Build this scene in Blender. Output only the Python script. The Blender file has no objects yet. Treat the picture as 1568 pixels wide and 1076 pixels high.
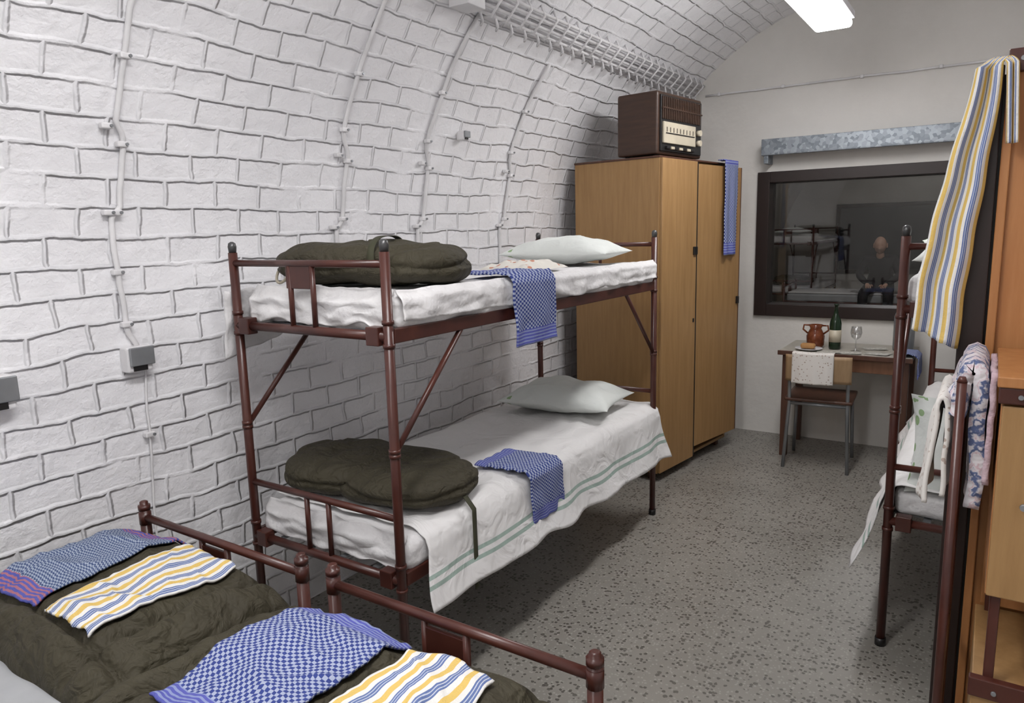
import bpy, bmesh, math, random
from mathutils import Vector, Matrix, noise
random.seed(4)
sc = bpy.context.scene
pi = math.pi
def N(x, y, z=0.0): return noise.noise(Vector((x, y, z)))
def ridge(x, y, z=0.0): return 1 - min(1, abs(N(x, y, z)) * 3)
def sm(a, b, x):
    t = max(0, min(1, (x - a) / (b - a))); return t * t * (3 - 2 * t)

# ------------------------------------------------------------------ materials
def base(name):
    m = bpy.data.materials.new(name); m.use_nodes = True
    nt = m.node_tree
    return m, nt, nt.nodes['Principled BSDF']
def ramp(nt, src, stops):
    r = nt.nodes.new('ShaderNodeValToRGB'); nt.links.new(src, r.inputs[0])
    e = r.color_ramp.elements
    e[0].position = stops[0][0]; e[0].color = (*stops[0][1], 1)
    e[1].position = stops[-1][0]; e[1].color = (*stops[-1][1], 1)
    for p, c in stops[1:-1]:
        k = e.new(p); k.color = (*c, 1)
    return r.outputs[0]
def coords(nt, kind='Object', scale=(1, 1, 1)):
    t = nt.nodes.new('ShaderNodeTexCoord'); mp = nt.nodes.new('ShaderNodeMapping')
    mp.inputs['Scale'].default_value = scale
    nt.links.new(t.outputs[kind], mp.inputs[0]); return mp.outputs[0]
def noi(nt, vec, scale, detail=4, rough=.5, dist=0):
    n = nt.nodes.new('ShaderNodeTexNoise'); n.inputs['Scale'].default_value = scale
    n.inputs['Detail'].default_value = detail; n.inputs['Roughness'].default_value = rough
    n.inputs['Distortion'].default_value = dist
    nt.links.new(vec, n.inputs['Vector']); return n
def math_(nt, op, a, b=None, c=None):
    n = nt.nodes.new('ShaderNodeMath'); n.operation = op
    for i, v in enumerate((a, b, c)):
        if v is None: continue
        if isinstance(v, (int, float)): n.inputs[i].default_value = v
        else: nt.links.new(v, n.inputs[i])
    return n.outputs[0]
def mixc(nt, f, a, b):
    n = nt.nodes.new('ShaderNodeMix'); n.data_type = 'RGBA'
    if isinstance(f, (int, float)): n.inputs[0].default_value = f
    else: nt.links.new(f, n.inputs[0])
    for i, v in ((6, a), (7, b)):
        if isinstance(v, tuple): n.inputs[i].default_value = (*v, 1)
        else: nt.links.new(v, n.inputs[i])
    return n.outputs[2]
def bump(nt, b, h, strength=.3, dist=.01, prev=None):
    n = nt.nodes.new('ShaderNodeBump'); n.inputs['Strength'].default_value = strength
    n.inputs['Distance'].default_value = dist
    nt.links.new(h, n.inputs['Height'])
    if prev: nt.links.new(prev, n.inputs['Normal'])
    nt.links.new(n.outputs[0], b.inputs['Normal']); return n.outputs[0]
def simple(name, c1, c2=None, rough=.6, metal=0, scale=8, bs=0, bsc=40, bd=.004, vec=(1, 1, 1), spec=None):
    m, nt, b = base(name)
    if c2 is None: c2 = tuple(x * .85 for x in c1)
    v = coords(nt, 'Object', vec)
    n = noi(nt, v, scale)
    nt.links.new(ramp(nt, n.outputs[0], [(.35, c1), (.65, c2)]), b.inputs['Base Color'])
    b.inputs['Roughness'].default_value = rough; b.inputs['Metallic'].default_value = metal
    if spec is not None: b.inputs['Specular IOR Level'].default_value = spec
    if bs: bump(nt, b, noi(nt, v, bsc).outputs[0], bs, bd)
    return m

def brick_mat(name='painted_brick', plain=.12):
    m, nt, b = base(name)
    uv = coords(nt, 'UV')
    def warp(vec, scale, amp, det):
        n1 = noi(nt, uv, scale, det)
        sub = nt.nodes.new('ShaderNodeVectorMath'); sub.operation = 'SUBTRACT'; sub.inputs[1].default_value = (.5, .5, .5)
        nt.links.new(n1.outputs['Color'], sub.inputs[0])
        scl = nt.nodes.new('ShaderNodeVectorMath'); scl.operation = 'SCALE'; scl.inputs['Scale'].default_value = amp
        nt.links.new(sub.outputs[0], scl.inputs[0])
        add = nt.nodes.new('ShaderNodeVectorMath'); nt.links.new(vec, add.inputs[0]); nt.links.new(scl.outputs[0], add.inputs[1])
        return add.outputs[0]
    wv = warp(warp(uv, 3.0, .05, 2), 16, .014, 3)
    br = nt.nodes.new('ShaderNodeTexBrick')
    br.inputs['Scale'].default_value = 1; br.inputs['Brick Width'].default_value = .19
    br.inputs['Row Height'].default_value = .092; br.inputs['Mortar Size'].default_value = .0105
    br.inputs['Mortar Smooth'].default_value = .8; br.inputs['Bias'].default_value = 0
    br.inputs['Color1'].default_value = (0, 0, 0, 1); br.inputs['Color2'].default_value = (1, 1, 1, 1)
    br.inputs['Mortar'].default_value = (.5, .5, .5, 1)
    nt.links.new(wv, br.inputs['Vector'])
    big = noi(nt, uv, 3.2, 3)
    mask = ramp(nt, big.outputs[0], [(.36, (plain,) * 3), (.50, (1, 1, 1))])
    h = math_(nt, 'MULTIPLY', br.outputs['Fac'], -1.0)
    h = math_(nt, 'MULTIPLY', h, mask)
    h = math_(nt, 'ADD', h, math_(nt, 'MULTIPLY', br.outputs['Color'], .22))
    h = math_(nt, 'ADD', h, math_(nt, 'MULTIPLY', noi(nt, uv, 45, 3).outputs[0], .28))
    h = math_(nt, 'ADD', h, math_(nt, 'MULTIPLY', noi(nt, uv, 8, 5, .62).outputs[0], 1.5))
    bump(nt, b, h, .85, .011)
    col = ramp(nt, noi(nt, uv, 2.2, 5, .6).outputs[0], [(.3, (.79, .785, .80)), (.6, (.86, .855, .87))])
    f = math_(nt, 'MULTIPLY', math_(nt, 'MULTIPLY', br.outputs['Fac'], mask), .16)
    col = mixc(nt, f, col, (.42, .42, .45))  # joints tinted grey: the shade in the mortar lines is put into the colour
    nt.links.new(col, b.inputs['Base Color']); b.inputs['Roughness'].default_value = .36
    return m
def plaster_mat():
    m, nt, b = base('plaster'); v = coords(nt)
    nt.links.new(ramp(nt, noi(nt, v, 1.4, 6, .6).outputs[0], [(.3, (.66, .64, .60)), (.65, (.76, .74, .70))]), b.inputs['Base Color'])
    bump(nt, b, noi(nt, v, 18, 5).outputs[0], .3, .01); b.inputs['Roughness'].default_value = .7
    return m
def terrazzo():
    m, nt, b = base('terrazzo'); v = coords(nt)
    def chips(scale, thr, size):
        w = nt.nodes.new('ShaderNodeTexVoronoi'); w.inputs['Scale'].default_value = scale
        nn = noi(nt, v, scale * 1.2, 2)
        a = nt.nodes.new('ShaderNodeVectorMath'); a.operation = 'MULTIPLY_ADD'
        nt.links.new(nn.outputs['Color'], a.inputs[0]); a.inputs[1].default_value = (.6 / scale,) * 3; nt.links.new(v, a.inputs[2])
        nt.links.new(a.outputs[0], w.inputs['Vector'])
        s = nt.nodes.new('ShaderNodeSeparateColor'); nt.links.new(w.outputs['Color'], s.inputs[0])
        return math_(nt, 'MULTIPLY', math_(nt, 'GREATER_THAN', s.outputs[0], thr), math_(nt, 'LESS_THAN', w.outputs['Distance'], size))
    c1 = chips(66, .70, .42); c2 = chips(90, .6, .4); c3 = chips(46, .88, .4)
    g = ramp(nt, noi(nt, v, 2, 5).outputs[0], [(.3, (.215, .203, .18)), (.7, (.275, .26, .232))])
    g = mixc(nt, math_(nt, 'MULTIPLY', c2, .45), g, (.40, .385, .35))
    g = mixc(nt, math_(nt, 'MULTIPLY', c1, .8), g, (.06, .053, .046))
    g = mixc(nt, math_(nt, 'MULTIPLY', c3, .8), g, (.08, .072, .062))
    nt.links.new(g, b.inputs['Base Color']); b.inputs['Roughness'].default_value = .38
    return m
def wood(name, a, c, vec=(14, 14, 1.2), rough=.45):
    m, nt, b = base(name); v = coords(nt, 'Object', vec)
    n = noi(nt, v, 2.5, 8, .65)
    nt.links.new(ramp(nt, n.outputs[0], [(.3, a), (.7, c)]), b.inputs['Base Color'])
    b.inputs['Roughness'].default_value = rough; bump(nt, b, n.outputs[0], .08, .002)
    return m
def towel_stripes(name, per):
    m, nt, b = base(name); uv = coords(nt, 'UV')
    s = nt.nodes.new('ShaderNodeSeparateXYZ'); nt.links.new(uv, s.inputs[0])
    f = math_(nt, 'FRACT', math_(nt, 'MULTIPLY', s.outputs[0], per))
    W, Y, Bl = (.74, .73, .70), (.68, .48, .15), (.13, .18, .36)
    r = nt.nodes.new('ShaderNodeValToRGB'); nt.links.new(f, r.inputs[0]); r.color_ramp.interpolation = 'CONSTANT'
    e = r.color_ramp.elements; e[0].position = 0; e[0].color = (*W, 1); e[1].position = .14; e[1].color = (*Y, 1)
    for p, c in ((.40, W), (.60, Bl), (.67, (.5, .54, .62)), (.71, Bl), (.79, (.5, .54, .62)), (.83, Bl), (.90, W)):
        k = e.new(p); k.color = (*c, 1)
    nt.links.new(r.outputs[0], b.inputs['Base Color']); b.inputs['Roughness'].default_value = .95
    b.inputs['Specular IOR Level'].default_value = .1
    h = math_(nt, 'ADD', noi(nt, coords(nt), 260, 2).outputs[0], math_(nt, 'MULTIPLY', noi(nt, coords(nt), 18, 2).outputs[0], 3.0))
    bump(nt, b, h, .5, .004)
    return m
def towel_blue(name, nx, ny, zig=False, border=(.10, .11, .38), red=False):
    m, nt, b = base(name); uv = coords(nt, 'UV')
    s = nt.nodes.new('ShaderNodeSeparateXYZ'); nt.links.new(uv, s.inputs[0])
    dark, light = (.045, .065, .23), (.36, .40, .53)
    if zig:
        dark = (.06, .09, .19); light = (.34, .39, .48)
        tri = math_(nt, 'PINGPONG', math_(nt, 'MULTIPLY', s.outputs[0], nx), .5)
        f = math_(nt, 'FRACT', math_(nt, 'ADD', math_(nt, 'MULTIPLY', s.outputs[1], ny), tri))
        f = math_(nt, 'GREATER_THAN', f, .5)
    else:
        ck = nt.nodes.new('ShaderNodeTexChecker'); ck.inputs['Scale'].default_value = 1
        mp = nt.nodes.new('ShaderNodeMapping'); mp.inputs['Scale'].default_value = (nx, ny, 0); mp.inputs['Location'].default_value = (.01, .01, .5)
        nt.links.new(uv, mp.inputs[0]); nt.links.new(mp.outputs[0], ck.inputs['Vector']); f = ck.outputs['Fac']
    col = mixc(nt, f, dark, light)
    st = math_(nt, 'GREATER_THAN', math_(nt, 'FRACT', math_(nt, 'MULTIPLY', s.outputs[1], 40)), .55)
    bc = mixc(nt, st, border, (.24, .28, .48) if not red else (.38, .16, .20))
    e1 = math_(nt, 'LESS_THAN', s.outputs[1], .12); e2 = math_(nt, 'GREATER_THAN', s.outputs[1], .88)
    col = mixc(nt, math_(nt, 'MAXIMUM', e1, e2), col, bc)
    nt.links.new(col, b.inputs['Base Color']); b.inputs['Roughness'].default_value = .95
    b.inputs['Specular IOR Level'].default_value = .1
    h = math_(nt, 'ADD', noi(nt, coords(nt), 300, 2).outputs[0], math_(nt, 'MULTIPLY', noi(nt, coords(nt), 16, 2).outputs[0], 4.0))
    bump(nt, b, h, .5, .004)
    return m
def sheet_mat():
    m, nt, b = base('bed_sheet'); uv = coords(nt, 'UV')
    s = nt.nodes.new('ShaderNodeSeparateXYZ'); nt.links.new(uv, s.inputs[0]); v = s.outputs[1]
    def band(a, c): return math_(nt, 'MULTIPLY', math_(nt, 'GREATER_THAN', v, a), math_(nt, 'LESS_THAN', v, c))
    f = math_(nt, 'ADD', band(.868, .885), band(.905, .922))
    col = mixc(nt, math_(nt, 'MULTIPLY', f, .75), (.74, .73, .72), (.20, .33, .27))
    nt.links.new(col, b.inputs['Base Color']); b.inputs['Roughness'].default_value = .85
    v3 = coords(nt)
    bump(nt, b, noi(nt, v3, 9, 3, .5, .8).outputs[0], .6, .03)
    return m
def pillow_mat():
    m, nt, b = base('pillowcase'); g = coords(nt, 'UV')
    s = nt.nodes.new('ShaderNodeSeparateXYZ'); nt.links.new(g, s.inputs[0])
    w = nt.nodes.new('ShaderNodeTexVoronoi'); w.inputs['Scale'].default_value = 9; nt.links.new(g, w.inputs['Vector'])
    f = math_(nt, 'MULTIPLY', math_(nt, 'LESS_THAN', w.outputs['Distance'], .33), math_(nt, 'LESS_THAN', s.outputs[0], .22))
    col = mixc(nt, math_(nt, 'MULTIPLY', f, .8), (.70, .73, .70), (.18, .33, .10))
    nt.links.new(col, b.inputs['Base Color']); b.inputs['Roughness'].default_value = .85
    bump(nt, b, noi(nt, coords(nt), 12, 3, .5, .6).outputs[0], .5, .02)
    return m
def olive_mat():
    m, nt, b = base('olive_nylon'); v = coords(nt)
    n = noi(nt, v, 3, 4)
    nt.links.new(ramp(nt, n.outputs[0], [(.35, (.052, .045, .026)), (.65, (.040, .034, .020))]), b.inputs['Base Color'])
    b.inputs['Roughness'].default_value = .72; b.inputs['Specular IOR Level'].default_value = .35
    h = math_(nt, 'ADD', noi(nt, v, 5, 3, .5, 2.0).outputs[0], math_(nt, 'MULTIPLY', noi(nt, v, 20, 3, .5, 1.6).outputs[0], .40))
    bump(nt, b, h, .8, .04)
    return m
def emit(name, c, s):
    m = bpy.data.materials.new(name); m.use_nodes = True; nt = m.node_tree; nt.nodes.clear()
    o = nt.nodes.new('ShaderNodeOutputMaterial'); e = nt.nodes.new('ShaderNodeEmission')
    e.inputs[0].default_value = (*c, 1); e.inputs[1].default_value = s; nt.links.new(e.outputs[0], o.inputs[0]); return m
def glass_mat(name='window_glass', refl=.04, tint=.85):
    m = bpy.data.materials.new(name); m.use_nodes = True; nt = m.node_tree; nt.nodes.clear()
    o = nt.nodes.new('ShaderNodeOutputMaterial'); t = nt.nodes.new('ShaderNodeBsdfTransparent'); g = nt.nodes.new('ShaderNodeBsdfGlossy')
    t.inputs[0].default_value = (tint, tint, tint, 1); g.inputs['Roughness'].default_value = .02
    mx = nt.nodes.new('ShaderNodeMixShader'); mx.inputs[0].default_value = refl
    nt.links.new(t.outputs[0], mx.inputs[1]); nt.links.new(g.outputs[0], mx.inputs[2]); nt.links.new(mx.outputs[0], o.inputs[0]); return m

BRICK = brick_mat(); PLASTER = plaster_mat(); TERR = terrazzo()
STEEL = simple('brown_enamel', (.082, .024, .016), (.050, .014, .010), rough=.32, scale=7)
CAP = simple('grey_cap', (.10, .10, .10), rough=.35, metal=.6)
WHITE = simple('white_cotton', (.74, .73, .725), (.70, .69, .69), rough=.85, scale=5, bs=.7, bsc=10, bd=.03)
SHEET = sheet_mat(); PILLOW = pillow_mat()
OLIVE = olive_mat()
OLIVES = simple('olive_strap', (.045, .045, .022), rough=.8)
WOOD = wood('oak_veneer', (.30, .165, .062), (.39, .23, .095))
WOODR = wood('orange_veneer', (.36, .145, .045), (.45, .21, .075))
WDARK = wood('dark_veneer', (.06, .025, .015), (.10, .04, .022))
WALNUT = wood('walnut', (.038, .019, .012), (.065, .032, .019), vec=(2, 2, 18), rough=.4)
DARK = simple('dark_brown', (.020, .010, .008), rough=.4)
BLACK = simple('black_plastic', (.012, .011, .011), rough=.4)
PAINT = simple('white_paint', (.76, .75, .755), rough=.45)
GREY = simple('grey_metal', (.22, .23, .24), (.3, .31, .32), rough=.4, metal=.5)
CREAM = simple('cream', (.58, .52, .40), rough=.4)
STRIPE = towel_stripes('striped_terry', 4.0); STRIPE2 = towel_stripes('striped_terry_wide', 3.4)
BLUE1 = towel_blue('blue_check_towel', 34, 52); BLUE2 = towel_blue('blue_zigzag_towel', 26, 46, True, red=True)
BLUE3 = towel_blue('blue_check_towel_small', 26, 60)
MATT = simple('mattress_ticking', (.42, .43, .44), rough=.9)

# ------------------------------------------------------------------ mesh helpers
class G:
    def __init__(s, name, loc=(0, 0, 0), rz=0):
        s.e = bpy.data.objects.new(name, None); sc.collection.objects.link(s.e)
        s.e.location = loc; s.e.rotation_euler = (0, 0, rz); s.e.empty_display_size = .1
    def add(s, o): o.parent = s.e; return o
def mk(name, verts, faces, mat, smooth=True, uvs=None, g=None):
    me = bpy.data.meshes.new(name); me.from_pydata([tuple(v) for v in verts], [], faces)
    if uvs:
        l = me.uv_layers.new(name='UVMap')
        for p in me.polygons:
            for li in p.loop_indices: l.data[li].uv = uvs[me.loops[li].vertex_index]
    me.materials.append(mat)
    if smooth: me.polygons.foreach_set('use_smooth', [True] * len(me.polygons))
    me.update()
    o = bpy.data.objects.new(name, me); sc.collection.objects.link(o)
    if g: g.add(o)
    return o
def grid(name, fn, nu, nv, mat, g=None, thick=0):
    V = []; UV = []; F = []
    for j in range(nv + 1):
        for i in range(nu + 1):
            u, v = i / nu, j / nv; V.append(fn(u, v)); UV.append((u, v))
    for j in range(nv):
        for i in range(nu):
            a = j * (nu + 1) + i; F.append((a, a + 1, a + nu + 2, a + nu + 1))
    o = mk(name, V, F, mat, True, UV, g)
    if thick:
        s = o.modifiers.new('s', 'SOLIDIFY'); s.thickness = thick; s.offset = 0
    return o
def box(name, lo, hi, mat, g=None, bev=.003):
    bm = bmesh.new(); bmesh.ops.create_cube(bm, size=1)
    for v in bm.verts:
        for k in range(3): v.co[k] = (lo[k] + hi[k]) / 2 + v.co[k] * (hi[k] - lo[k])
    if bev: bmesh.ops.bevel(bm, geom=bm.edges[:], offset=min(bev, min(hi[k] - lo[k] for k in range(3)) * .4), segments=2, affect='EDGES', profile=.5)
    me = bpy.data.meshes.new(name); bm.to_mesh(me); bm.free(); me.materials.append(mat)
    o = bpy.data.objects.new(name, me); sc.collection.objects.link(o)
    if g: g.add(o)
    return o
def tube(name, pts, r, mat, g=None, seg=14):
    pts = [Vector(p) for p in pts]; V = []; F = []; n = len(pts); prev = None
    for i, p in enumerate(pts):
        t = (pts[min(i + 1, n - 1)] - pts[max(i - 1, 0)]).normalized()
        if prev is None:
            a = Vector((0, 0, 1)) if abs(t.z) < .9 else Vector((1, 0, 0)); x = t.cross(a).normalized()
        else: x = (prev - t * prev.dot(t)).normalized()
        prev = x; y = t.cross(x)
        rr = r[i] if isinstance(r, (list, tuple)) else r
        for k in range(seg):
            an = 2 * pi * k / seg; V.append(p + (x * math.cos(an) + y * math.sin(an)) * rr)
    for i in range(n - 1):
        for k in range(seg):
            F.append((i * seg + k, i * seg + (k + 1) % seg, (i + 1) * seg + (k + 1) % seg, (i + 1) * seg + k))
    F.append(tuple(reversed(range(seg)))); F.append(tuple((n - 1) * seg + k for k in range(seg)))
    o = mk(name, V, F, mat, True, None, g)
    for p in o.data.polygons[-2:]: p.use_smooth = False
    return o
def lathe(name, prof, c, mat, g=None, seg=32):
    V = []; F = []
    for r, z in prof:
        for k in range(seg):
            a = 2 * pi * k / seg; V.append((c[0] + r * math.cos(a), c[1] + r * math.sin(a), c[2] + z))
    for i in range(len(prof) - 1):
        for k in range(seg):
            F.append((i * seg + k, i * seg + (k + 1) % seg, (i + 1) * seg + (k + 1) % seg, (i + 1) * seg + k))
    return mk(name, V, F, mat, True, None, g)
def rbox(name, lo, hi, r, mat, g=None, cuts=22, amp=0, seed=0, f=5):
    bm = bmesh.new(); bmesh.ops.create_cube(bm, size=2)
    bmesh.ops.subdivide_edges(bm, edges=bm.edges[:], cuts=cuts, use_grid_fill=True)
    c = [(lo[k] + hi[k]) / 2 for k in range(3)]; h = [(hi[k] - lo[k]) / 2 for k in range(3)]
    for v in bm.verts:
        p = Vector([math.sin(v.co[k] * pi / 2) * h[k] if k < 2 else v.co[k] * h[k] for k in range(3)])
        q = Vector([max(-(h[k] - r), min(h[k] - r, p[k])) for k in range(3)])
        d = p - q
        nn = d.normalized() if d.length > 1e-6 else Vector((0, 0, 1))
        p = q + nn * min(r, d.length) if d.length > 0 else p
        w = Vector(c) + p
        a = amp * N(w.x * f, w.y * f, w.z * f + seed)
        v.co = w + nn * a
    me = bpy.data.meshes.new(name); bm.to_mesh(me); bm.free(); me.materials.append(mat)
    me.polygons.foreach_set('use_smooth', [True] * len(me.polygons))
    o = bpy.data.objects.new(name, me); sc.collection.objects.link(o)
    if g: g.add(o)
    return o

# ------------------------------------------------------------------ room
XC, ZC, R = -.75, 1.44, 1.61
Y0, Y1 = -2.6, 5.45
ARC = R * pi; TOT = 2 * ZC + ARC
def prof(s, off=0.0):
    if s < ZC: return XC - R + off, s
    if s > ZC + ARC: return XC + R - off, TOT - s
    a = (s - ZC) / R
    return XC - (R - off) * math.cos(a), ZC + (R - off) * math.sin(a)
def vault(name, s0, s1, ns, y0, y1, pf=prof, mat=BRICK):
    V = []; UV = []; F = []; ny = 8
    for j in range(ns + 1):
        s = s0 + (s1 - s0) * j / ns; x, z = pf(s)
        for i in range(ny + 1):
            y = y0 + (y1 - y0) * i / ny; V.append((x, y, z)); UV.append((y, s))
    for j in range(ns):
        for i in range(ny):
            a = j * (ny + 1) + i; F.append((a, a + ny + 1, a + ny + 2, a + 1))
    return mk(name, V, F, mat, True, UV)
sA = ZC + R * .95; sB = TOT - sA
vault('wall_left', 0, sA, 60, Y0, Y1); vault('ceiling', sA, sB, 60, Y0, Y1); vault('wall_right', sB, TOT, 60, Y0, Y1)
fl = box('floor', (-3.3, Y0 - .1, -.1), (1.5, 13.9, 0), TERR, None, 0)
WX0, WX1, WZ0, WZ1 = -1.45, -.05, .89, 1.92
def holewall(name, y0, y1, x0, x1, zt, hole, mat):
    g = G(name)
    a, b, c, d = hole
    box('panel_left', (x0, y0, 0), (a, y1, zt), mat, g, 0); box('panel_right', (b, y0, 0), (x1, y1, zt), mat, g, 0)
    box('panel_below', (a, y0, 0), (b, y1, c), mat, g, 0); box('panel_above', (a, y0, d), (b, y1, zt), mat, g, 0)
holewall('wall_back', Y1, Y1 + .14, -3.3, 1.5, 3.3, (WX0 + .03, WX1 - .03, WZ0 + .03, WZ1 - .03), PLASTER)
box('wall_front', (-2.6, Y0 - .1, 0), (1.1, Y0, 3.2), PLASTER, None, 0)

# window in back wall to the neighbouring casemate
w = G('window_1')
def frame(g, x0, x1, z0, z1, y0, y1, t, mat):
    box('jamb_l', (x0, y0, z0), (x0 + t, y1, z1), mat, g); box('jamb_r', (x1 - t, y0, z0), (x1, y1, z1), mat, g)
    box('head', (x0 + t, y0, z1 - t * .9), (x1 - t, y1, z1), mat, g); box('sill', (x0 + t, y0, z0), (x1 - t, y1, z0 + t), mat, g)
frame(w, WX0, WX1, WZ0, WZ1, Y1 - .03, Y1 + .16, .085, DARK)
box('pane', (WX0 + .08, Y1 + .09, WZ0 + .08), (WX1 - .08, Y1 + .096, WZ1 - .07), glass_mat(), w, 0)

# next room
def prof2(s, off=0):
    r, xc, zc = 2.3, -.95, .9
    if s < zc: return xc - r, s
    if s > zc + r * pi: return xc + r, 2 * zc + r * pi - s
    a = (s - zc) / r; return xc - r * math.cos(a), zc + r * math.sin(a)
vault('wall_next_room', 0, 1.8 + 2.3 * pi, 90, Y1 + .14, 13.7, prof2, PLASTER)
box('wall_next_room_end', (-3.3, 13.7, 0), (1.5, 13.8, 3.3), PLASTER, None, 0)
w2 = G('window_2'); frame(w2, -2.3, -.75, .68, 1.86, 13.66, 13.72, .07, DARK)
box('pane', (-2.24, 13.68, .74), (-.81, 13.69, 1.8), simple('dark_glass', (.03, .035, .04), rough=.3), w2, 0)

# galvanised lintel box + conduit
m, nt, b = base('galvanised'); vv = nt.nodes.new('ShaderNodeTexVoronoi'); vv.inputs['Scale'].default_value = 45
nt.links.new(coords(nt), vv.inputs['Vector'])
nt.links.new(ramp(nt, vv.outputs['Color'], [(.2, (.18, .205, .23)), (.8, (.35, .385, .42))]), b.inputs['Base Color'])
b.inputs['Metallic'].default_value = .5; b.inputs['Roughness'].default_value = .45; GALV = m
l = G('steel_lintel')
box('face', (-1.40, 5.30, 2.03), (-.08, 5.315, 2.13), GALV, l); box('top', (-1.40, 5.30, 2.125), (-.08, 5.45, 2.135), GALV, l)
box('lip', (-1.40, 5.30, 2.025), (-.08, 5.34, 2.032), GALV, l)
box('bracket_l', (-1.385, 5.315, 1.97), (-1.355, 5.45, 2.125), GALV, l); box('bracket_r', (-.13, 5.315, 1.97), (-.10, 5.45, 2.125), GALV, l)
c = G('wall_conduit')
tube('pipe', [(-1.85 + .12 * i, 5.437, 2.495 + .006 * N(i * .5, 3)) for i in range(20)], .007, PAINT, c)
for x in (-1.75, -1.3, -.8, -.35, .1): box('clip', (x - .010, 5.425, 2.485), (x + .010, 5.45, 2.508), PAINT, c)

# surface cables on the left wall
def S(z): return z if z < ZC else ZC + R * math.asin(min(1, (z - ZC) / R))
def wp(y, z, off=.008):
    x, zz = prof(S(z), off); return (x, y, zz)
def cable(pts, r=.007, clips=()):
    g = G('wall_cable'); P = []
    for (a, za), (bb, zb) in zip(pts[:-1], pts[1:]):
        n = max(3, int(abs(za - zb) / .03))
        for i in range(n):
            t = i / n; t2 = t + .0; yy = a + (bb - a) * sm(0, 1, t2); z = za + (zb - za) * t
            P.append(wp(yy + .007 * N(z * 7, a * 9) + .003 * N(z * 20, a), z, .012 + .006 * N(z * 5, a + 4)))
    P.append(wp(*pts[-1], .012)); tube('cable', P, r, PAINT, g, 8)
    for y, z in clips:
        p = Vector(wp(y, z, .014)); box('clip', p - Vector((.012, .017, .009)), p + Vector((.012, .017, .009)), PAINT, g, .004)
        tube('screw', [p + Vector((.010, .010, 0)), p + Vector((.018, .010, 0))], .005, GREY, g, 8)
cable([(1.265, 2.75), (1.26, 2.10), (1.25, 1.92), (1.275, 1.87), (1.265, 1.66), (1.235, 1.62), (1.24, 1.45), (1.25, 1.27), (1.28, 1.2)], .009,
      [(1.26, 2.1), (1.22, 1.90), (1.27, 1.85), (1.225, 1.64), (1.25, 1.64), (1.24, 1.45), (1.25, 1.28)])
cable([(1.30, 1.14), (1.29, .95), (1.275, .62), (1.28, .2)], .004, [(1.285, .9)])
for y, top in ((2.19, 2.8), (2.72, 2.5), (3.43, 2.42)):
    cable([(y + .02, top), (y, 2.19), (y - .01, 1.97), (y + .035, 1.87), (y + .03, 1.62), (y - .005, 1.57), (y, 1.48), (y, 1.3)], .009,
          [(y, 2.19), (y - .01, 1.98), (y - .02, 1.88), (y + .035, 1.86), (y + .03, 1.62), (y - .02, 1.585)])
g = G('ceiling_cable_tray')
def tp(y, off=.03, ds=0):
    x, z = prof(S(2.55) + ds, off); return (x, y, z)
for ds in (-.05, -.015, .02, .05): tube('rail', [tp(2.6, .03, ds), tp(4, .035, ds), tp(5.43, .03, ds)], .008, PAINT, g, 8)
for i in range(24):
    y = 2.65 + i * .118; tube('rung', [tp(y, .0, -.07), tp(y, .05, -.05), tp(y, .05, .05), tp(y, .0, .07)], .006, PAINT, g, 8)
    yy = y + .05
    tube('loop', [tp(yy, .02, -.04), tp(yy + .02, .06, -.08), tp(yy + .035, .05, -.10), tp(yy + .05, .02, -.06)], .006, PAINT, g, 8)
x, z = prof(S(2.55), .04); box('junction_box', (x - .05, 2.5, z - .06), (x + .05, 2.62, z + .05), PAINT, g)
def sockt(y, z, s, mat, nm):
    g = G(nm); p = Vector(wp(y, z, .0))
    box('back_box', (p.x, y - s, z - s), (p.x + .045, y + s, z + s), PAINT, g, .006)
    box('cover', (p.x + .045, y - s * .85, z - s * .5), (p.x + .055, y + s * 1.1, z + s * .95), mat, g, .003)
    box('opening', (p.x + .044, y - s * .6, z - s * .9), (p.x + .05, y + s * .5, z - s * .5), BLACK, g, 0)
sockt(1.265, 1.165, .042, GREY, 'wall_socket'); sockt(.845, 1.13, .05, GREY, 'wall_switch_box')
sockt(2.95, 2.02, .022, GREY, 'wall_sensor')

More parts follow.
